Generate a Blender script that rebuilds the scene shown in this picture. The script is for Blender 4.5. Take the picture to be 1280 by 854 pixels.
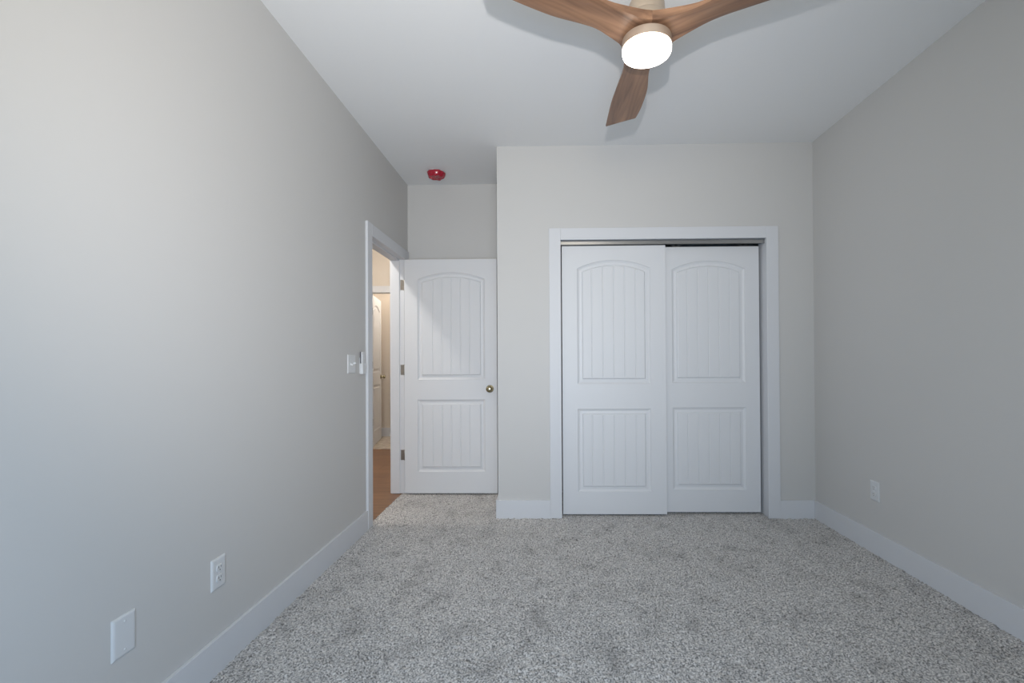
import bpy, bmesh, math, random
import numpy as np
from mathutils import Matrix, Vector

for o in list(bpy.data.objects):
    bpy.data.objects.remove(o)
scene = bpy.context.scene
COL = scene.collection
rng = random.Random(7)

# ------------------------------------------------------------------ room measures (metres)
XL, XR = -1.241, 1.952        # left and right wall faces
YC, YA = 3.478, 4.220         # closet wall face, alcove wall face
XC = -0.359                   # left corner of the closet wall
YB = -0.25                    # wall behind the camera
H = 2.74
WT = 0.125                    # wall thickness
HX0, HY0, HY1 = -2.75, 1.3, 6.17   # hall: left wall, near wall, far wall

# ------------------------------------------------------------------ camera
cam = bpy.data.cameras.new('camera')
cam_o = bpy.data.objects.new('camera', cam)
COL.objects.link(cam_o)
right = Vector((0.99980034, 0.01923849, -0.00539983))
up = Vector((0.00554105, -0.00729479, 0.99995804))
fwd = Vector((-0.01919829, 0.99978831, 0.00739993))
m = Matrix.Identity(4)
for i in range(3):
    m[i][0], m[i][1], m[i][2] = right[i], up[i], -fwd[i]
m[2][3] = 1.1602
cam_o.matrix_world = m
cam.sensor_fit = 'HORIZONTAL'
cam.sensor_width = 36.0
cam.lens = 590.3935 / 1280 * 36.0
cam.shift_x = -31.4664 / 1280
cam.shift_y = 18.502 / 1280
cam.clip_start = 0.02
scene.camera = cam_o

# ------------------------------------------------------------------ exposure, world, lights
scene.view_settings.view_transform = 'Standard'
scene.view_settings.look = 'None'
scene.view_settings.gamma = 1.0
scene.view_settings.use_curve_mapping = False
scene.view_settings.exposure = 0.0

world = bpy.data.worlds.new('daylight')
scene.world = world
world.use_nodes = True
bg = world.node_tree.nodes['Background']
bg.inputs[0].default_value = (0.75, 0.88, 1.0, 1)
bg.inputs[1].default_value = 1.0

WIN = (-0.70, 0.50, 0.55, 2.22)     # window opening in the wall behind the camera: x0 x1 z0 z1
def area(name, loc, rot, sx, sy, energy, color, spread=math.pi):
    d = bpy.data.lights.new(name, 'AREA')
    d.shape = 'RECTANGLE'
    d.size, d.size_y = sx, sy
    d.energy = energy
    d.color = color
    d.spread = spread
    o = bpy.data.objects.new(name, d)
    o.location = loc
    o.rotation_euler = rot
    COL.objects.link(o)
    return o
def point(name, loc, r, energy, color):
    d = bpy.data.lights.new(name, 'POINT')
    d.shadow_soft_size = r
    d.energy = energy
    d.color = color
    o = bpy.data.objects.new(name, d)
    o.location = loc
    COL.objects.link(o)
    return o
WMID = 1.42                          # meeting rail; above it an invented cream shade accounts for the added warm fill
area('window_daylight', ((WIN[0]+WIN[1])/2, YB+0.005, (WIN[2]+WMID)/2), (math.radians(90), 0, 0),
     WIN[1]-WIN[0]-0.1, WMID-WIN[2]-0.05, 23.5, (0.475, 0.70, 1.0), math.radians(140))
area('upper_warm_fill', ((WIN[0]+WIN[1])/2, YB+0.005, (WIN[3]+WMID)/2), (math.radians(90), 0, 0),
     WIN[1]-WIN[0]-0.1, WIN[3]-WMID-0.05, 11.5, (1.0, 0.84, 0.50), math.radians(140))  # added fill that warms the upper walls, no such source known
# the photographer's flash, held just above the camera
fl = bpy.data.lights.new('camera_flash', 'SPOT')
fl.energy = 126.0
fl.color = (1.0, 0.965, 0.96)
fl.spot_size = math.radians(106)
fl.spot_blend = 1.0
fl.shadow_soft_size = 0.02
fl_o = bpy.data.objects.new('camera_flash', fl)
fl_o.location = (0.03, 0.0, 1.485)
fl_o.rotation_mode = 'QUATERNION'
fl_o.rotation_quaternion = Vector((-0.16, 0.88, 0.21)).to_track_quat('-Z', 'Y')
COL.objects.link(fl_o)
point('hall_lamp_light', (-1.80, 3.30, 2.68), 0.06, 38.0, (1.0, 0.96, 0.90))
point('hall_far_fill_light', (-2.0, 5.10, 2.60), 0.05, 16.0, (1.0, 0.92, 0.82))  # added fill to brighten the far hall wall, no lamp known there
point('bath_lamp_light', (-1.9, 6.75, 2.5), 0.06, 20.0, (1.0, 0.93, 0.84))
FAN_GLOW = 10.0

# ------------------------------------------------------------------ materials
def mat(name, color, rough=0.5, metal=0.0, spec=0.5):
    m = bpy.data.materials.new(name)
    m.use_nodes = True
    b = m.node_tree.nodes['Principled BSDF']
    b.inputs['Base Color'].default_value = (*color, 1)
    b.inputs['Roughness'].default_value = rough
    b.inputs['Metallic'].default_value = metal
    b.inputs['Specular IOR Level'].default_value = spec
    return m
def nodes(m):
    nt = m.node_tree
    return nt, nt.nodes['Principled BSDF'], nt.nodes.new, nt.links.new
def add_bump(m, scale, strength, dist=0.001, detail=4):
    nt, b, N, L = nodes(m)
    tc = N('ShaderNodeTexCoord'); nz = N('ShaderNodeTexNoise'); bp = N('ShaderNodeBump')
    nz.inputs['Scale'].default_value = scale
    nz.inputs['Detail'].default_value = detail
    bp.inputs['Strength'].default_value = strength
    bp.inputs['Distance'].default_value = dist
    L(tc.outputs['Object'], nz.inputs['Vector'])
    L(nz.outputs['Fac'], bp.inputs['Height'])
    L(bp.outputs['Normal'], b.inputs['Normal'])
    return m

M_wall = add_bump(mat('wall_paint', (0.61, 0.60, 0.585), 0.55, spec=0.35), 140, 0.12)
M_ceil = add_bump(mat('ceiling_paint', (0.85, 0.85, 0.845), 0.8, spec=0.2), 90, 0.10)
M_hallwall = add_bump(mat('hall_paint', (0.64, 0.575, 0.50), 0.6), 140, 0.12)
M_trim = mat('trim_paint', (0.68, 0.69, 0.715), 0.5)
M_door = add_bump(mat('door_paint', (0.715, 0.725, 0.745), 0.48), 60, 0.03)
M_plate = mat('white_plastic', (0.68, 0.69, 0.70), 0.28)
M_added_shade = mat('added_shade_cloth', (0.75, 0.66, 0.50), 0.8)  # cloth of the invented window shade
M_slot = mat('dark_slot', (0.03, 0.03, 0.03), 0.6)
M_nickel = mat('satin_nickel', (0.42, 0.40, 0.37), 0.35, 1.0)
M_bronze = mat('dark_hinge_metal', (0.10, 0.085, 0.075), 0.4, 1.0)
M_brass = mat('antique_brass', (0.40, 0.35, 0.22), 0.25, 1.0)
M_track = mat('galvanised_steel', (0.52, 0.52, 0.52), 0.3, 1.0)
M_grey = mat('grey_plastic', (0.10, 0.10, 0.12), 0.4)
M_dark = mat('closet_dark_paint', (0.30, 0.30, 0.30), 0.8)
M_glass = mat('window_glass', (1, 1, 1), 0.0)
M_glass.node_tree.nodes['Principled BSDF'].inputs['Transmission Weight'].default_value = 1.0

# carpet: flecked grey frieze
M_carpet = mat('carpet', (0.3, 0.3, 0.3), 0.95, spec=0.1)
nt, b, N, L = nodes(M_carpet)
b.inputs['Sheen Weight'].default_value = 0.6
b.inputs['Sheen Roughness'].default_value = 0.5
tc = N('ShaderNodeTexCoord')
n1 = N('ShaderNodeTexNoise'); n1.inputs['Scale'].default_value = 135; n1.inputs['Detail'].default_value = 3; n1.inputs['Roughness'].default_value = 0.65
r1 = N('ShaderNodeValToRGB')
r1.color_ramp.elements[0].position = 0.39; r1.color_ramp.elements[0].color = (0.14, 0.133, 0.127, 1)
r1.color_ramp.elements[1].position = 0.61; r1.color_ramp.elements[1].color = (0.75, 0.715, 0.685, 1)
n2 = N('ShaderNodeTexNoise'); n2.inputs['Scale'].default_value = 6.5; n2.inputs['Detail'].default_value = 6; n2.inputs['Roughness'].default_value = 0.68
mp = N('ShaderNodeMapping'); mp.inputs['Scale'].default_value = (1.0, 0.62, 1.0)
r2 = N('ShaderNodeValToRGB')
r2.color_ramp.elements[0].position = 0.27; r2.color_ramp.elements[0].color = (0.58, 0.57, 0.56, 1)
r2.color_ramp.elements[1].position = 0.50; r2.color_ramp.elements[1].color = (1, 1, 1, 1)
mx = N('ShaderNodeMix'); mx.data_type = 'RGBA'; mx.blend_type = 'MULTIPLY'; mx.inputs['Factor'].default_value = 1.0
L(tc.outputs['Object'], n1.inputs['Vector']); L(n1.outputs['Fac'], r1.inputs['Fac'])
L(tc.outputs['Object'], mp.inputs['Vector']); L(mp.outputs['Vector'], n2.inputs['Vector']); L(n2.outputs['Fac'], r2.inputs['Fac'])
L(r1.outputs['Color'], mx.inputs['A']); L(r2.outputs['Color'], mx.inputs['B'])
L(mx.outputs['Result'], b.inputs['Base Color'])

def wood(name, dark, light, sx, rough=0.4, ring=9.0):
    m = mat(name, light, rough)
    nt, b, N, L = nodes(m)
    tc = N('ShaderNodeTexCoord'); mp = N('ShaderNodeMapping')
    mp.inputs['Scale'].default_value = (sx, 1.0, 1.0)
    nz = N('ShaderNodeTexNoise'); nz.inputs['Scale'].default_value = 30; nz.inputs['Detail'].default_value = 6; nz.inputs['Distortion'].default_value = 0.6
    wv = N('ShaderNodeTexNoise'); wv.inputs['Scale'].default_value = ring; wv.inputs['Detail'].default_value = 3; wv.inputs['Distortion'].default_value = 1.5
    mm = N('ShaderNodeMath'); mm.operation = 'ADD'
    ml = N('ShaderNodeMath'); ml.operation = 'MULTIPLY'; ml.inputs[1].default_value = 0.5
    rp = N('ShaderNodeValToRGB')
    rp.color_ramp.elements[0].position = 0.36; rp.color_ramp.elements[0].color = (*dark, 1)
    rp.color_ramp.elements[1].position = 0.64; rp.color_ramp.elements[1].color = (*light, 1)
    L(tc.outputs['Object'], mp.inputs['Vector'])
    L(mp.outputs['Vector'], nz.inputs['Vector']); L(mp.outputs['Vector'], wv.inputs['Vector'])
    L(nz.outputs['Fac'], mm.inputs[0]); L(wv.outputs['Fac'], mm.inputs[1]); L(mm.outputs[0], ml.inputs[0])
    L(ml.outputs[0], rp.inputs['Fac']); L(rp.outputs['Color'], b.inputs['Base Color'])
    return m
M_blade = wood('walnut_blade', (0.15, 0.078, 0.046), (0.37, 0.205, 0.118), 0.07, 0.36, 16.0)
M_drum = mat('fan_drum_finish', (0.50, 0.40, 0.32), 0.42, 0.35)
M_motor = mat('fan_motor_finish', (0.50, 0.41, 0.32), 0.40, 0.45)

# hall planks run along x
M_plank = mat('hall_plank', (0.3, 0.17, 0.1), 0.35)
nt, b, N, L = nodes(M_plank)
tc = N('ShaderNodeTexCoord')
bk = N('ShaderNodeTexBrick'); bk.inputs['Scale'].default_value = 1.0
bk.inputs['Brick Width'].default_value = 1.2; bk.inputs['Row Height'].default_value = 0.18
bk.inputs['Mortar Size'].default_value = 0.0025
bk.inputs['Color1'].default_value = (0.26, 0.135, 0.070, 1); bk.inputs['Color2'].default_value = (0.20, 0.100, 0.052, 1)
bk.inputs['Mortar'].default_value = (0.07, 0.035, 0.02, 1)
mp = N('ShaderNodeMapping'); mp.inputs['Scale'].default_value = (1.5, 18, 1)
nz = N('ShaderNodeTexNoise'); nz.inputs['Scale'].default_value = 2.5; nz.inputs['Detail'].default_value = 6
rp = N('ShaderNodeValToRGB')
rp.color_ramp.elements[0].position = 0.3; rp.color_ramp.elements[0].color = (0.65, 0.62, 0.6, 1)
rp.color_ramp.elements[1].position = 0.7; rp.color_ramp.elements[1].color = (1.15, 1.1, 1.05, 1)
mx = N('ShaderNodeMix'); mx.data_type = 'RGBA'; mx.blend_type = 'MULTIPLY'; mx.inputs['Factor'].default_value = 1.0
L(tc.outputs['Object'], bk.inputs['Vector']); L(tc.outputs['Object'], mp.inputs['Vector'])
L(mp.outputs['Vector'], nz.inputs['Vector']); L(nz.outputs['Fac'], rp.inputs['Fac'])
L(bk.outputs['Color'], mx.inputs['A']); L(rp.outputs['Color'], mx.inputs['B']); L(mx.outputs['Result'], b.inputs['Base Color'])

# pale tile of the room beyond the hall
M_tile = mat('pale_tile', (0.5, 0.45, 0.4), 0.4)
nt, b, N, L = nodes(M_tile)
tc = N('ShaderNodeTexCoord'); nz = N('ShaderNodeTexNoise'); nz.inputs['Scale'].default_value = 14; nz.inputs['Detail'].default_value = 5
rp = N('ShaderNodeValToRGB')
rp.color_ramp.elements[0].position = 0.35; rp.color_ramp.elements[0].color = (0.34, 0.29, 0.24, 1)
rp.color_ramp.elements[1].position = 0.65; rp.color_ramp.elements[1].color = (0.56, 0.50, 0.43, 1)
L(tc.outputs['Object'], nz.inputs['Vector']); L(nz.outputs['Fac'], rp.inputs['Fac']); L(rp.outputs['Color'], b.inputs['Base Color'])

# lit diffuser
M_glow = mat('lit_diffuser', (0.9, 0.9, 0.88), 0.4)
b = M_glow.node_tree.nodes['Principled BSDF']
b.inputs['Emission Color'].default_value = (1.0, 0.93, 0.84, 1)
b.inputs['Emission Strength'].default_value = FAN_GLOW

# red plastic dust cover
M_red = mat('red_plastic', (0.48, 0.02, 0.045), 0.22)
M_red.node_tree.nodes['Principled BSDF'].inputs['Transmission Weight'].default_value = 0.15

# ------------------------------------------------------------------ mesh helpers
def obj(name, bm, material, parent=None, smooth=False, loc=None):
    bmesh.ops.recalc_face_normals(bm, faces=bm.faces)
    me = bpy.data.meshes.new(name)
    bm.to_mesh(me); bm.free()
    for ma in (material if isinstance(material, (list, tuple)) else [material]):
        me.materials.append(ma)
    if smooth:
        me.shade_smooth()
        me.set_sharp_from_angle(angle=math.radians(38))
    o = bpy.data.objects.new(name, me)
    COL.objects.link(o)
    if parent: o.parent = parent
    if loc: o.location = loc
    return o
def empty(name, loc, rz=0.0):
    o = bpy.data.objects.new(name, None)
    o.empty_display_size = 0.05
    o.location = loc; o.rotation_euler = (0, 0, rz)
    COL.objects.link(o)
    return o
def tag(o, label, cat, group=None, kind=None):
    o['label'] = label; o['category'] = cat
    if group: o['group'] = group
    if kind: o['kind'] = kind
    return o
def struct(o, label, cat):
    return tag(o, label, cat, kind='structure')
def box(bm, x0, x1, y0, y1, z0, z1, bev=0.0, seg=2):
    vs = [bm.verts.new((x, y, z)) for x in (x0, x1) for y in (y0, y1) for z in (z0, z1)]
    fs = [(0, 1, 3, 2), (4, 6, 7, 5), (0, 4, 5, 1), (2, 3, 7, 6), (0, 2, 6, 4), (1, 5, 7, 3)]
    faces = [bm.faces.new([vs[i] for i in f]) for f in fs]
    if bev > 0:
        es = list({e for f in faces for e in f.edges})
        bmesh.ops.bevel(bm, geom=es, offset=bev, segments=seg, profile=0.5, affect='EDGES')
    return bm
def lathe(bm, prof, seg=48, mtx=None):
    rings = []
    for r, z in prof:
        if r < 1e-6:
            rings.append([bm.verts.new((0, 0, z))])
        else:
            rings.append([bm.verts.new((r*math.cos(2*math.pi*k/seg), r*math.sin(2*math.pi*k/seg), z)) for k in range(seg)])
    new = [v for rg in rings for v in rg]
    for a, c in zip(rings, rings[1:]):
        for k in range(seg):
            k2 = (k+1) % seg
            if len(a) == 1 and len(c) == 1: continue
            if len(a) == 1: bm.faces.new((a[0], c[k], c[k2]))
            elif len(c) == 1: bm.faces.new((a[k], a[k2], c[0]))
            else: bm.faces.new((a[k], a[k2], c[k2], c[k]))
    if mtx is not None:
        bmesh.ops.transform(bm, matrix=mtx, verts=new)
    return bm
def BM(): return bmesh.new()

# ================================================================== SETTING
# ---- carpet: tufted surface
x0, x1, y0, y1 = XL-0.022, XR, YB, YA
step = 0.0062
nx, ny = int((x1-x0)/step)+1, int((y1-y0)/step)+1
R_ = np.random.default_rng(3)
def blur(a, n):
    for _ in range(n):
        p = np.pad(a, 1, mode='edge')
        a = (p[:-2, 1:-1]+p[2:, 1:-1]+p[1:-1, :-2]+p[1:-1, 2:]+2*p[1:-1, 1:-1])/6
    return a
hgt = blur(R_.standard_normal((ny, nx)), 1); hgt /= hgt.std()
big = blur(R_.standard_normal((ny//8+2, nx//8+2)), 3); big /= big.std()
bigf = np.kron(big, np.ones((8, 8)))[:ny, :nx]; bigf = blur(bigf, 6)
zz = np.clip(hgt*0.0026, -0.006, 0.006) + bigf*0.0007 - 0.001
gx, gy = np.meshgrid(np.linspace(x0, x1, nx), np.linspace(y0, y1, ny))
jx = R_.uniform(-0.0016, 0.0016, (ny, nx)); jy = R_.uniform(-0.0016, 0.0016, (ny, nx))
jx[:, 0] = jx[:, -1] = 0; jy[0] = jy[-1] = 0
co = np.stack([gx+jx, gy+jy, zz], -1).reshape(-1, 3).astype(np.float32)
idx = np.arange(nx*ny).reshape(ny, nx)
quads = np.stack([idx[:-1, :-1], idx[:-1, 1:], idx[1:, 1:], idx[1:, :-1]], -1).reshape(-1, 4)
me = bpy.data.meshes.new('floor')
me.vertices.add(len(co)); me.vertices.foreach_set('co', co.ravel())
me.loops.add(quads.size); me.loops.foreach_set('vertex_index', quads.ravel().astype(np.int32))
me.polygons.add(len(quads)); me.polygons.foreach_set('loop_start', np.arange(0, quads.size, 4, dtype=np.int32))
me.polygons.foreach_set('use_smooth', np.ones(len(quads), dtype=bool))
me.update(); me.validate()
me.materials.append(M_carpet)
floor = bpy.data.objects.new('floor', me); COL.objects.link(floor)
struct(floor, 'grey flecked carpet covering the bedroom floor', 'carpet')

bm = BM(); box(bm, HX0-0.1, XL-0.022, HY0-0.1, HY1, -0.05, -0.004)
struct(obj('floor_hall', bm, M_plank), 'brown wood plank floor seen through the doorway', 'floor')
bm = BM(); box(bm, -3.4, -1.2, HY1, 7.3, -0.05, 0.002)
struct(obj('floor_beyond', bm, M_tile), 'pale tile floor in the room across the hall', 'floor')
bm = BM(); box(bm, -3.4, XR+0.12, YB-0.12, 7.4, H, H+0.05)
struct(obj('ceiling', bm, M_ceil), 'smooth white ceiling above the bedroom', 'ceiling')

# ---- bedroom doorway measures
DN, DF, DT = 3.303, 4.108, 2.045       # clear opening near, far, top
J = 0.018
bm = BM()
box(bm, XL-WT, XL, YB-0.12, DN-J, -0.02, H)
box(bm, XL-WT, XL, DF+J, HY1, -0.02, H)
box(bm, XL-WT, XL, DN-J, DF+J, DT+J, H)
struct(obj('wall_left', bm, M_wall), 'pale grey left wall with the open bedroom doorway', 'wall')
bm = BM(); box(bm, XR, XR+WT, YB-0.12, YA+WT, -0.02, H)
struct(obj('wall_right', bm, M_wall), 'pale grey plain right wall with one outlet', 'wall')
bm = BM(); box(bm, XL, XR, YA, YA+WT, -0.02, H)
struct(obj('wall_alcove', bm, M_wall), 'grey wall behind the open bedroom door', 'wall')

# closet wall with opening
CX0, CX1, CT = 0.110, 1.606, 2.040     # inner edges of the closet casing
bm = BM()
box(bm, XC, CX0-J, YC, YC+WT, -0.02, H)
box(bm, CX1+J, XR, YC, YC+WT, -0.02, H)
box(bm, CX0-J, CX1+J, YC, YC+WT, CT+J, H)
struct(obj('wall_front', bm, M_wall), 'pale grey wall framing the white closet doors', 'wall')
bm = BM(); box(bm, XC, XC+0.11, YC+WT, YA, -0.02, H)
struct(obj('wall_closet_side', bm, M_wall), 'grey return wall beside the open bedroom door', 'wall')

# wall behind the camera with its window
bm = BM()
box(bm, XL, WIN[0], YB-0.12, YB, -0.02, H); box(bm, WIN[1], XR, YB-0.12, YB, -0.02, H)
box(bm, WIN[0], WIN[1], YB-0.12, YB, -0.02, WIN[2]); box(bm, WIN[0], WIN[1], YB-0.12, YB, WIN[3], H)
struct(obj('wall_back', bm, M_wall), 'pale grey wall with the daylight window', 'wall')
win = empty('window_1', ((WIN[0]+WIN[1])/2, YB-0.08, WIN[2]))
struct(win, 'white double hung window behind the viewer', 'window')
hw, hh = (WIN[1]-WIN[0])/2, WIN[3]-WIN[2]
bm = BM()
box(bm, -hw, -hw+0.05, -0.03, 0.03, 0, hh, 0.003); box(bm, hw-0.05, hw, -0.03, 0.03, 0, hh, 0.003)
box(bm, -hw+0.05, hw-0.05, -0.03, 0.03, 0, 0.05, 0.003); box(bm, -hw+0.05, hw-0.05, -0.03, 0.03, hh-0.05, hh, 0.003)
box(bm, -hw+0.05, hw-0.05, -0.025, 0.025, WMID-WIN[2]-0.025, WMID-WIN[2]+0.025, 0.003)
obj('window_frame', bm, M_trim, win)
bm = BM(); box(bm, -hw+0.05, hw-0.05, -0.003, 0.003, 0.05, hh-0.05)
obj('window_pane', bm, M_glass, win)
bm = BM(); box(bm, -hw+0.052, hw-0.052, 0.032, 0.034, WMID-WIN[2], hh-0.03)
lathe(bm, [(0, -hw+0.05), (0.018, -hw+0.05), (0.018, hw-0.05), (0, hw-0.05)], 20, Matrix.Translation((0, 0.05, hh-0.03)) @ Matrix.Rotation(math.radians(90), 4, 'Y'))
obj('added_roller_shade', bm, M_added_shade, win)['label'] = 'invented cream roller shade, added to account for the warm upper fill'  # unseen shade, made up to go with the warm upper fill

# hall shell
bm = BM(); box(bm, HX0-0.1, HX0, HY0, HY1+1.2, -0.02, H)
struct(obj('wall_hall_left', bm, M_hallwall), 'beige far side wall of the hall', 'wall')
bm = BM(); box(bm, HX0-0.1, XL-WT, HY0-0.1, HY0, -0.02, H)
struct(obj('wall_hall_near', bm, M_hallwall), 'beige end wall of the hall', 'wall')
HD0, HD1, HDT = -2.315, -1.535, 2.055     # doorway across the hall
bm = BM()
box(bm, HX0, HD0-J, HY1, HY1+0.11, -0.02, H); box(bm, HD1+J, XL, HY1, HY1+0.11, -0.02, H)
box(bm, HD0-J, HD1+J, HY1, HY1+0.11, HDT+J, H)
struct(obj('wall_hall_far', bm, M_hallwall), 'warm lit beige wall above the hall door', 'wall')
bm = BM(); box(bm, -3.4, -1.2, 7.2, 7.3, -0.02, H); box(bm, -1.25, -1.2, HY1+0.11, 7.2, -0.02, H)
struct(obj('wall_beyond', bm, M_hallwall), 'beige wall of the room across the hall', 'wall')

# ---- trims: doorway casing, jamb, closet casing
CW, CTK = 0.086, 0.018
bm = BM()
box(bm, XL, XL+CTK, DN+0.004-CW, DN+0.004, 0, DT-0.004+CW, 0.0025)
box(bm, XL, XL+CTK, DF-0.004+0.012, DF+CW, 0, DT-0.004, 0.0025)
box(bm, XL, XL+CTK, DN+0.004, DF+CW, DT-0.004, DT-0.004+CW, 0.0025)
struct(obj('trim_1', bm, M_trim), 'white flat casing around the open bedroom doorway', 'door casing')
bm = BM()
box(bm, XL-WT, XL, DN-J, DN, 0, DT, 0.0015); box(bm, XL-WT, XL, DF, DF+J, 0, DT, 0.0015)
box(bm, XL-WT, XL, DN-J, DF+J, DT, DT+J, 0.0015)
sx0, sx1 = XL-WT+0.012, XL-0.040
box(bm, sx0, sx1, DN, DN+0.011, 0, DT-0.011, 0.002); box(bm, sx0, sx1, DF-0.011, DF, 0, DT-0.011, 0.002)
box(bm, sx0, sx1, DN, DF, DT-0.011, DT, 0.002)
struct(obj('trim_2', bm, M_trim), 'white jamb and stop inside the bedroom doorway', 'door jamb')
bm = BM()
ya, yb = YC-CTK, YC
box(bm, CX0-CW, CX0, ya, yb, 0, CT+CW, 0.0025); box(bm, CX1, CX1+CW, ya, yb, 0, CT+CW, 0.0025)
box(bm, CX0, CX1, ya, yb, CT, CT+CW, 0.0025)
struct(obj('trim_3', bm, M_trim), 'white flat casing around the sliding closet doors', 'closet casing')
bm = BM()
e = 0.005
box(bm, CX0-J, CX0-e, YC, YC+WT, 0, CT+e, 0.001); box(bm, CX1+e, CX1+J, YC, YC+WT, 0, CT+e, 0.001)
box(bm, CX0-J, CX1+J, YC, YC+WT, CT+e, CT+J, 0.001)
struct(obj('trim_4', bm, M_trim), 'white jamb lining the closet opening', 'door jamb')
# hall doorway casing
bm = BM()
box(bm, HD0-CW, HD0, HY1-CTK, HY1, 0, HDT+CW, 0.002); box(bm, HD1, HD1+CW, HY1-CTK, HY1, 0, HDT+CW, 0.002)
box(bm, HD0, HD1, HY1-CTK, HY1, HDT, HDT+CW, 0.002)
box(bm, HD0-J, HD0, HY1, HY1+0.11, 0, HDT, 0.001); box(bm, HD1, HD1+J, HY1, HY1+0.11, 0, HDT, 0.001)
box(bm, HD0-J, HD1+J, HY1, HY1+0.11, HDT, HDT+J, 0.001)
struct(obj('trim_5', bm, M_trim), 'white casing above the door across the hall', 'door casing')

# ---- baseboards
BH, BT = 0.131, 0.015
def base_board(name, label, boxes):
    bm = BM()
    for bx in boxes: box(bm, *bx, 0.0012, 1)
    struct(obj(name, bm, M_trim), label, 'baseboard')
base_board('baseboard_left', 'white tall baseboard along the left wall', [(XL, XL+BT, YB, DN+0.004-CW, -0.006, BH)])
base_board('baseboard_right', 'white tall baseboard along the right wall', [(XR-BT, XR, YB, YC, -0.006, BH)])
base_board('baseboard_front', 'white baseboard pieces either side of the closet',
           [(XC-BT, CX0-CW, YC-BT, YC, -0.006, BH), (CX1+CW, XR-BT, YC-BT, YC, -0.006, BH)])
base_board('baseboard_return', 'white baseboard on the return wall beside the open door', [(XC-BT, XC, YC, YA, -0.006, BH)])
base_board('baseboard_alcove', 'white baseboard behind the open bedroom door', [(XL+CTK, XC-BT, YA-BT, YA, -0.006, BH)])
base_board('baseboard_back', 'white baseboard under the window', [(XL+BT, XR-BT, YB, YB+BT, -0.006, BH)])
base_board('baseboard_beyond', 'white baseboard in the room across the hall', [(-3.2, -1.25, 7.2-BT, 7.2, 0.0, BH)])
base_board('baseboard_hall', 'white baseboard in the hall', [(HX0, HX0+BT, HY0, HY1, -0.006, BH), (XL-WT-BT, XL-WT, DF+CW, HY1, -0.006, BH)])

# ================================================================== DOORS
PROFILE = [(0.0, 0.0), (0.003, 0.0055), (0.017, 0.0130), (0.036, 0.0115), (0.041, 0.0025), (0.046, 0.0008)]
def panel(bm, px0, px1, pz0, pz1, rise, n=36, groove=0.081, back=False):
    xm, w = (px0+px1)/2, (px1-px0)
    if rise > 0:
        Rr = (w*w/4+rise*rise)/(2*rise); zc = pz1+rise-Rr
    def top(x, d):
        if rise <= 0: return pz1-d
        return zc+math.sqrt((Rr-d)**2-(x-xm)**2)
    def loop(d, dep):
        a, c = px0+d, px1-d
        pts = [(a, pz0+d), (c, pz0+d)]
        for i in range(n+1):
            x = c+(a-c)*i/n
            pts.append((x, top(x, d)))
        return [bm.verts.new((x, dep, z)) for x, z in pts]
    loops = [loop(d, dep) for d, dep in PROFILE]
    for A, B in zip(loops, loops[1:]):
        k = len(A)
        for i in range(k):
            bm.faces.new((A[i], A[(i+1) % k], B[(i+1) % k], B[i]))
    # planked field with V grooves
    d, dep = PROFILE[-1]
    a, c = px0+d, px1-d
    xs = {a: dep, c: dep}
    ng = int((c-a)/groove)
    if ng % 2 == 0: ng -= 1
    cs = [xm+(i-(ng-1)/2)*groove for i in range(ng)]
    cs = [g for g in cs if g-a > 0.015 and c-g > 0.015]
    for g in cs:
        for off, gd in ((-0.0045, 0), (-0.001, 0.0034), (0.001, 0.0034), (0.0045, 0)):
            xs[g+off] = dep+gd
    for i in range(1, n):
        x = a+(c-a)*i/n
        if all(abs(x-g) > 0.006 for g in cs): xs[x] = dep
    xl = sorted(xs)
    rows = [[], [], [], []]
    for x in xl:
        zt = top(x, d)
        rows[0].append(bm.verts.new((x, dep, pz0+d))); rows[1].append(bm.verts.new((x, xs[x], pz0+d+0.004)))
        rows[2].append(bm.verts.new((x, xs[x], zt-0.005))); rows[3].append(bm.verts.new((x, dep, zt)))
    for A, B in zip(rows, rows[1:]):
        for i in range(len(xl)-1):
            bm.faces.new((A[i], A[i+1], B[i+1], B[i]))
    # return the outline top for the rail above
    return [(px0+w*i/n, top(px0+w*i/n, 0)) for i in range(n+1)]
def door_leaf(w, h, t, px0, px1, panels, groove):
    """front face at y=0 looking to -y, x 0..w, z 0..h"""
    bm = BM()
    def q(*pts): bm.faces.new([bm.verts.new(p) for p in pts])
    def rect(xa, xb, za, zb): q((xa, 0, za), (xb, 0, za), (xb, 0, zb), (xa, 0, zb))
    rect(0, px0, 0, h); rect(px1, w, 0, h)
    z = 0.0
    lower = [(px0, 0.0), (px1, 0.0)]
    for (za, zb, rise) in panels:
        # rail between the outline below and this panel's bottom edge
        for A, B in zip(lower, lower[1:]):
            q((A[0], 0, A[1]), (B[0], 0, B[1]), (B[0], 0, za), (A[0], 0, za))
        lower = panel(bm, px0, px1, za, zb, rise, groove=groove)
    for A, B in zip(lower, lower[1:]):
        q((A[0], 0, A[1]), (B[0], 0, B[1]), (B[0], 0, h), (A[0], 0, h))
    q((0, t, 0), (0, t, h), (w, t, h), (w, t, 0))
    q((0, 0, 0), (0, 0, h), (0, t, h), (0, t, 0)); q((w, 0, 0), (w, t, 0), (w, t, h), (w, 0, h))
    q((0, 0, 0), (0, t, 0), (w, t, 0), (w, 0, 0)); q((0, 0, h), (w, 0, h), (w, t, h), (0, t, h))
    bmesh.ops.remove_doubles(bm, verts=bm.verts, dist=0.00005)
    return bm
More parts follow.
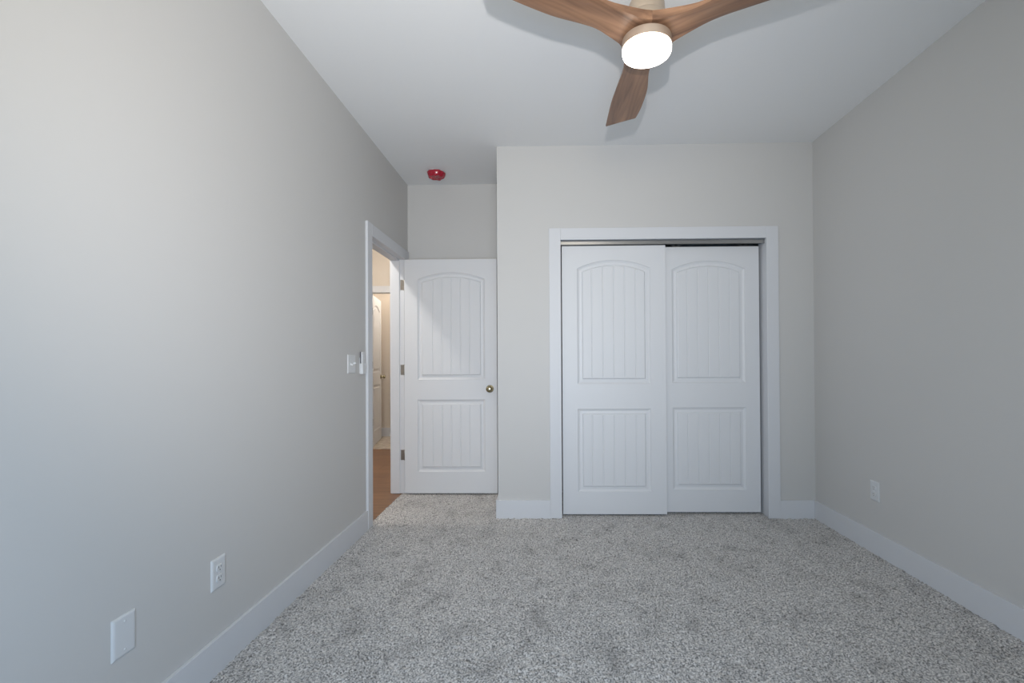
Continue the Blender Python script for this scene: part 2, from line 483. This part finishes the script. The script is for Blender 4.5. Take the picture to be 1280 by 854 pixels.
def knob(parent, x, y, z, side=-1):
    """round knob with its rose; side -1 sticks out to -y"""
    mt = Matrix.Translation((x, y, z)) @ Matrix.Rotation(math.radians(90 if side < 0 else -90), 4, 'X')
    bm = BM()
    lathe(bm, [(0.0, 0.0005), (0.033, 0.0005), (0.033, 0.004), (0.030, 0.008), (0.018, 0.011), (0.0125, 0.014), (0.0115, 0.030),
               (0.016, 0.035), (0.024, 0.041), (0.0275, 0.050), (0.0265, 0.058), (0.021, 0.064), (0.010, 0.0665), (0.0, 0.067)], 40, mt)
    return obj('door_knob', bm, M_brass, parent, True)
def hinge(parent, x, y, z, material, sx=1, h=0.089):
    """butt hinge: leaf in the x-z plane plus barrel"""
    bm = BM()
    box(bm, min(x, x-sx*0.030), max(x, x-sx*0.030), y-0.0012, y+0.0012, z-h/2, z+h/2, 0.0006, 1)
    for k in (-0.3, 0, 0.3):
        lathe(bm, [(0, -0.0021), (0.003, -0.002), (0.0035, 0.0)], 10,
              Matrix.Translation((x-sx*0.016, y-0.0012, z+k*h)) @ Matrix.Rotation(math.radians(90), 4, 'X') @ Matrix.Rotation(math.pi, 4, 'X'))
    lathe(bm, [(0, -h/2-0.003), (0.004, -h/2-0.002), (0.0055, -h/2), (0.0055, h/2), (0.004, h/2+0.002), (0, h/2+0.003)], 14,
          Matrix.Translation((x+sx*0.004, y-0.002, z)))
    return obj('hinge', bm, material, parent, True)

# bedroom door, open against the alcove
D1 = empty('door_1', (XL+0.014, 4.066, 0.014))
struct(D1, 'open white two panel bedroom door with a brass knob', 'door')
DW = 0.802
obj('door_leaf', door_leaf(DW, 2.021, 0.035, 0.114, DW-0.104, [(0.184, 0.806, 0), (0.980, 1.847, 0.060)], 0.0795), M_door, D1)
knob(D1, DW-0.062, 0.0, 0.898)
for z, mh in ((1.808, M_nickel), (1.065, M_nickel), (0.322, M_nickel)):
    hinge(D1, -0.016, 0.0405, z, mh)

# closet doors
CY0 = YC-CTK
D2 = empty('door_2', (0.1195, 3.512, 0.015))
struct(D2, 'left sliding closet door, standing in front of the other', 'door')
obj('door_leaf', door_leaf(0.7665, 1.990, 0.034, 0.112, 0.7665-0.114, [(0.164, 0.779, 0), (0.963, 1.822, 0.062)], 0.0812), M_door, D2)
D3 = empty('door_3', (0.826, 3.553, 0.018))
struct(D3, 'right sliding closet door, set behind the left one', 'door')
obj('door_leaf', door_leaf(0.7645, 1.982, 0.034, 0.117, 0.7645-0.104, [(0.164, 0.779, 0), (0.963, 1.815, 0.062)], 0.0790), M_door, D3)
for o_, xs_ in ((D2, (0.10, 0.66)), (D3, (0.16, 0.66))):
    for xx in xs_:
        bm = BM()
        box(bm, xx-0.03, xx+0.03, 0.034, 0.0365, 1.93, 2.015, 0.0008, 1)
        lathe(bm, [(0, 0), (0.012, 0), (0.012, 0.004), (0, 0.004)], 20, Matrix.Translation((xx, 0.034, 2.008)) @ Matrix.Rotation(math.radians(-90), 4, 'X'))
        obj('roller_hanger', bm, M_track, o_)

# track above the closet doors
T = empty('closet_track', (CX0-0.004, 3.496, 2.008))
tag(T, 'grey steel sliding door track under the closet head casing', 'track')
TL = CX1-CX0+0.008
bm = BM()
prof = [(0.0, 0.004), (0.0, 0.026), (0.003, 0.0355), (0.096, 0.0355), (0.096, 0.033), (0.005, 0.033), (0.0025, 0.026), (0.0025, 0.0065), (0.006, 0.0040), (0.006, 0.002), (0.002, 0.001)]
A = [bm.verts.new((0, y, z)) for y, z in prof]; B = [bm.verts.new((TL, y, z)) for y, z in prof]
for i in range(len(prof)):
    k = (i+1) % len(prof)
    bm.faces.new((A[i], A[k], B[k], B[i]))
bm.faces.new(A); bm.faces.new(list(reversed(B)))
obj('track_fascia', bm, M_track, T)
bm = BM(); box(bm, 0, TL, 0.0505, 0.0525, 0.010, 0.033)
obj('track_rail', bm, M_track, T)

# door across the hall, swung away
ang = math.radians(100.5)
D4 = empty('door_4', (HD0+0.012, HY1+0.028, 0.014), ang)
struct(D4, 'warm lit door standing ajar across the hall', 'door')
obj('door_leaf', door_leaf(0.76, 2.026, 0.035, 0.112, 0.76-0.112, [(0.190, 0.812, 0), (0.986, 1.853, 0.060)], 0.0795), M_door, D4)
knob(D4, 0.76-0.062, 0.0, 0.91)
for z in (1.80, 1.09, 0.33):
    bm = BM()
    box(bm, -0.012, 0.030, -0.0015, 0.0008, z-0.045, z+0.045, 0.0005, 1)
    lathe(bm, [(0, -0.047), (0.006, -0.045), (0.006, 0.045), (0, 0.047)], 12, Matrix.Translation((-0.004, -0.006, z)))
    obj('hinge', bm, M_bronze, D4, True)

# ================================================================== CEILING FAN
FX, FY, FZ = 0.392, 1.812, 2.41
F = empty('ceiling_fan', (FX, FY, H))
tag(F, 'three blade wooden ceiling fan with a lit round lamp', 'ceiling fan')
zf = FZ-H
def interp(tab, r):
    for (r0, v0), (r1, v1) in zip(tab, tab[1:]):
        if r <= r1:
            t = (r-r0)/(r1-r0)
            return v0+(v1-v0)*t
    return tab[-1][1]
def smooth_tab(tab):
    """Catmull-Rom resample"""
    out = []
    P = [tab[0]]+tab+[tab[-1]]
    for i in range(1, len(P)-2):
        p0, p1, p2, p3 = P[i-1], P[i], P[i+1], P[i+2]
        for k in range(8):
            t = k/8
            f = lambda j: 0.5*((2*p1[j])+(-p0[j]+p2[j])*t+(2*p0[j]-5*p1[j]+4*p2[j]-p3[j])*t*t+(-p0[j]+3*p1[j]-3*p2[j]+p3[j])*t**3)
            out.append((f(0), f(1)))
    out.append(tab[-1])
    return out
PLUS = [(0, 0.0005), (0.05, 0.0866)]+smooth_tab([(0.05, 0.0866), (0.085, 0.0735), (0.13, 0.0645), (0.23, 0.0525), (0.36, 0.060), (0.50, 0.0675), (0.726, 0.066)])
MINUS = [(0, 0.0005), (0.05, 0.0866)]+smooth_tab([(0.05, 0.0866), (0.08, 0.0735), (0.13, 0.0640), (0.215, 0.0565), (0.36, 0.0790), (0.49, 0.0825), (0.56, 0.080), (0.62, 0.074)])
THICK = [(0, 0.034), (0.09, 0.034), (0.2, 0.022), (0.35, 0.014), (0.73, 0.009)]
PITCH = [(0, 0), (0.08, 0.0), (0.25, 5.0), (0.73, 5.0)]
EDGE = [(0, 1.0), (0.10, 1.0), (0.18, 0.85), (0.30, 0.45), (0.73, 0.35)]
def blade_mesh():
    bm = BM()
    rs = [0.0005, 0.02, 0.035, 0.05, 0.058, 0.066, 0.075, 0.085, 0.095, 0.11, 0.125, 0.14, 0.16, 0.18, 0.2]+[0.2+0.02*i for i in range(1, 21)]
    rs += [0.605, 0.612, 0.618, 0.624, 0.64, 0.66, 0.68, 0.70, 0.712, 0.720, 0.7245, 0.726]
    K = 9
    rings = []
    for r in rs:
        lp = interp(PLUS, r)
        if r <= 0.62: lm = -interp(MINUS, r)
        else:
            t = (r-0.62)/(0.726-0.62)
            lm = -0.074+t*(0.064+0.074)
        if r > 0.72: lp -= 0.004*((r-0.72)/0.006)**2
        lm = min(lm, lp-0.0015)
        th = interp(THICK, r); w = lp-lm
        pt = math.radians(interp(PITCH, r))
        e_ = min(0.5, th*0.45/w)
        top, bot = [], []
        for i in range(K):
            s = i/(K-1)
            lat = lp+(lm-lp)*s
            edge = min(s, 1-s)
            kb = interp(EDGE, r)
            k = 1.0 if edge >= e_ else math.sqrt(max(0.0, 1-(1-edge/e_)**2))*(1-kb)+kb
            cam_ = 0.0025*(1-(2*s-1)**2)*min(1, r/0.2)
            zt, zb_ = cam_+th/2*k, cam_-th/2*k
            # pitch: the minus side lower
            top.append((r, lat, zt+lat*math.tan(pt))); bot.append((r, lat, zb_+lat*math.tan(pt)))
        rings.append([bm.verts.new(p) for p in top]+[bm.verts.new(p) for p in reversed(bot)])
    n = 2*K
    for A, B in zip(rings, rings[1:]):
        for i in range(n):
            bm.faces.new((A[i], A[(i+1) % n], B[(i+1) % n], B[i]))
    bm.faces.new(rings[0]); bm.faces.new(list(reversed(rings[-1])))
    return bm
bl = obj('blade', blade_mesh(), M_blade, F, True)
bl.location = (0, 0, zf); bl.rotation_euler = (0, 0, math.radians(90))
for a in (210, 330):
    c = bl.copy(); COL.objects.link(c); c.parent = F
    c.location = (0, 0, zf); c.rotation_euler = (0, 0, math.radians(a))
# lamp drum under the blades, diffuser below
bm = BM()
lathe(bm, [(0, -0.017), (0.060, -0.017), (0.060, -0.022), (0.088, -0.022), (0.0925, -0.0245), (0.0935, -0.030), (0.0930, -0.057), (0.089, -0.057), (0.086, -0.052), (0, -0.052)], 64,
      Matrix.Translation((0, 0, zf)))
obj('lamp_drum', bm, M_drum, F, True)
bm = BM()
lathe(bm, [(0, -0.0525), (0.0865, -0.0525), (0.0905, -0.0575), (0.0925, -0.059), (0.0925, -0.072), (0.0900, -0.0790), (0.081, -0.0845), (0.06, -0.0880), (0.03, -0.0895), (0, -0.090)], 64,
      Matrix.Translation((0, 0, zf)))
df = obj('lamp_diffuser', bm, M_glow, F, True)
df['label'] = 'glowing white diffuser'
# motor housing, rod, canopy above
bm = BM()
lathe(bm, [(0, 0.017), (0.050, 0.017), (0.050, 0.026), (0.076, 0.026), (0.082, 0.029), (0.083, 0.036), (0.078, 0.041), (0.077, 0.044), (0.074, 0.058), (0.071, 0.061), (0.071, 0.064), (0.068, 0.105), (0.060, 0.122), (0.035, 0.132), (0, 0.134)], 64,
      Matrix.Translation((0, 0, zf)))
obj('motor_housing', bm, M_motor, F, True)
bm = BM(); lathe(bm, [(0, 0.13), (0.0135, 0.13), (0.0135, 0.30), (0, 0.30)], 24, Matrix.Translation((0, 0, zf)))
obj('downrod', bm, M_motor, F, True)
bm = BM(); lathe(bm, [(0, -0.075), (0.022, -0.075), (0.035, -0.068), (0.060, -0.030), (0.068, -0.006), (0.068, 0), (0, 0)], 48)
obj('canopy', bm, M_motor, F, True)

# ================================================================== SMOKE DETECTOR under a red dust cover
S = empty('smoke_detector', (-0.915, 3.935, H))
tag(S, 'smoke detector in a red plastic dust cover on the ceiling', 'smoke detector')
bm = BM(); lathe(bm, [(0, 0), (0.066, 0), (0.068, -0.003), (0.068, -0.009), (0.064, -0.012), (0, -0.012)], 48)
obj('mounting_base', bm, M_plate, S, True)
bm = BM()
prof = [(0.0705, -0.004), (0.0735, -0.007), (0.0745, -0.013), (0.0725, -0.022), (0.069, -0.032), (0.065, -0.042), (0.059, -0.0480), (0.052, -0.0495), (0.046, -0.0470), (0.040, -0.0455), (0.02, -0.0455), (0, -0.0455)]
lathe(bm, prof, 72)
for v in bm.verts:
    r = math.hypot(v.co.x, v.co.y)
    if r > 0.01:
        a = math.atan2(v.co.y, v.co.x)
        w = 1+0.035*math.sin(5*a+1)*min(1, r/0.06)+0.018*math.sin(11*a)
        v.co.x *= w; v.co.y *= w
        v.co.z += 0.0025*math.sin(7*a+2)*(r/0.07) * (1 if v.co.z < -0.01 else 0)
obj('dust_cover', bm, M_red, S, True)

# ================================================================== WALL PLATES
def plate_mesh(w, h, t=0.0065):
    """plate in the y-z plane looking to +x, centre at origin"""
    bm = BM()
    L0 = [(-w/2, -h/2), (w/2, -h/2), (w/2, h/2), (-w/2, h/2)]
    loops = []
    for ins, x in ((0, 0.0), (0, 0.0015), (0.0015, 0.0040), (0.005, t-0.0006), (0.009, t)):
        loops.append([bm.verts.new((x, y-math.copysign(ins, y), z-math.copysign(ins, z))) for y, z in L0])
    for A, B in zip(loops, loops[1:]):
        for i in range(4):
            bm.faces.new((A[i], A[(i+1) % 4], B[(i+1) % 4], B[i]))
    bm.faces.new(loops[-1]); bm.faces.new(list(reversed(loops[0])))
    return bm
def screw(parent, y, z, x):
    bm = BM()
    lathe(bm, [(0, 0.0014), (0.0022, 0.0012), (0.0036, 0.0004), (0.0038, 0)], 18, Matrix.Translation((x, y, z)) @ Matrix.Rotation(math.radians(90), 4, 'Y'))
    return obj('screw', bm, M_plate, parent, True)
TP = 0.0065
def make_outlet():
    o = empty('electrical_outlet', (0, 0, 0))
    obj('cover_plate', plate_mesh(0.0755, 0.1165), M_plate, o)
    for s in (1, -1):
        zc = s*0.0195
        bm = BM()
        ring, ring2, n = [], [], 40
        for k in range(n):
            a = 2*math.pi*k/n
            y, z = 0.0172*math.cos(a), max(-0.0135, min(0.0135, 0.0172*math.sin(a)))
            ring.append((y, z))
        ls = []
        for sc, x in ((1.0, TP-0.0005), (1.0, TP+0.0020), (0.92, TP+0.0028)):
            ls.append([bm.verts.new((x, y*sc, zc+z*sc)) for y, z in ring])
        for A, B in zip(ls, ls[1:]):
            for i in range(n): bm.faces.new((A[i], A[(i+1) % n], B[(i+1) % n], B[i]))
        bm.faces.new(ls[-1]); bm.faces.new(list(reversed(ls[0])))
        rc = obj('receptacle', bm, M_plate, o)
        bm = BM()
        box(bm, TP+0.0022, TP+0.0031, -0.0072, -0.0052, zc-0.001, zc+0.0075)
        box(bm, TP+0.0022, TP+0.0031, 0.0052, 0.0070, zc, zc+0.0070)
        lathe(bm, [(0, 0.0031), (0.0024, 0.0031), (0.0024, 0.0022), (0, 0.0022)], 14, Matrix.Translation((TP, 0, zc-0.0075)) @ Matrix.Rotation(math.radians(90), 4, 'Y'))
        obj('slots', bm, M_slot, rc)
    screw(o, 0, 0, TP)
    return o
def copy_tree(o, parent=None):
    c = o.copy(); COL.objects.link(c)
    if parent: c.parent = parent
    for ch in o.children: copy_tree(ch, c)
    return c
out1 = make_outlet()
out1.location = (XL, 1.760, 0.3655)
tag(out1, 'white duplex outlet low on the left wall, beyond the blank plate', 'outlet', 'duplex outlets')
out2 = copy_tree(out1)
out2.location = (XR, 2.853, 0.3690); out2.rotation_euler = (0, 0, math.pi)
tag(out2, 'white duplex outlet low on the right wall near the corner', 'outlet', 'duplex outlets')

bp_ = empty('blank_wall_plate', (XL, 1.362, 0.3625))
tag(bp_, 'white blank cover plate without sockets, low on left wall', 'wall plate')
obj('cover_plate', plate_mesh(0.077, 0.119), M_plate, bp_)
screw(bp_, 0, 0.041, TP); screw(bp_, 0, -0.041, TP)

sw = empty('light_switch', (XL, 2.981, 1.140))
tag(sw, 'white double toggle light switch on left wall by the doorway', 'light switch')
obj('cover_plate', plate_mesh(0.116, 0.118), M_plate, sw)
for y, up_ in ((-0.023, -1), (0.023, 1)):
    bm = BM()
    box(bm, TP-0.001, TP+0.0012, y-0.006, y+0.006, -0.0125, 0.0125, 0.0006, 1)
    vs0 = len(bm.verts)
    b2 = BM(); box(b2, 0, 0.017, -0.0042, 0.0042, -0.0055, 0.0055, 0.0018, 2)
    bmesh.ops.transform(b2, matrix=Matrix.Translation((TP, y, 0)) @ Matrix.Rotation(math.radians(-28*up_), 4, 'Y'), verts=b2.verts)
    tmp = bpy.data.meshes.new('tmp'); b2.to_mesh(tmp); b2.free(); bm.from_mesh(tmp); bpy.data.meshes.remove(tmp)
    obj('toggle', bm, M_plate, sw)
    screw(sw, y, 0.030, TP); screw(sw, y, -0.030, TP)

# fan remote standing in its wall cradle
cr = empty('remote_cradle', (XL, 3.136, 1.072))
tag(cr, 'white wall cradle holding the fan remote, beside the doorway casing', 'remote holder')
bm = BM()
box(bm, 0, 0.003, -0.024, 0.024, 0.004, 0.110, 0.0012, 1)
box(bm, 0.003, 0.022, -0.026, -0.0225, 0.0, 0.070, 0.0015, 2)
box(bm, 0.003, 0.022, 0.0225, 0.026, 0.0, 0.070, 0.0015, 2)
box(bm, 0.0205, 0.024, -0.026, 0.026, 0.0, 0.062, 0.0015, 2)
box(bm, 0.003, 0.022, -0.024, 0.024, 0.0, 0.0035, 0.001, 1)
obj('cradle_shell', bm, M_plate, cr)
rm = empty('fan_remote', (XL+0.004, 3.136, 1.0765))
tag(rm, 'slim white fan remote with dark back standing in the cradle', 'remote control')
bm = BM(); box(bm, 0.0, 0.007, -0.0212, 0.0212, 0.0, 0.143, 0.002, 2)
obj('back_shell', bm, M_grey, rm)['label'] = 'dark grey back shell'
bm = BM(); box(bm, 0.007, 0.0155, -0.0215, 0.0215, 0.0, 0.144, 0.003, 3)
obj('front_shell', bm, M_plate, rm)
for z in (0.085, 0.102, 0.119):
    for y in (-0.009, 0.009):
        bm = BM(); lathe(bm, [(0, 0.0166), (0.0048, 0.0164), (0.0054, 0.0150)], 18, Matrix.Translation((0, y, z)) @ Matrix.Rotation(math.radians(90), 4, 'Y'))
        obj('button', bm, M_plate, rm, True)
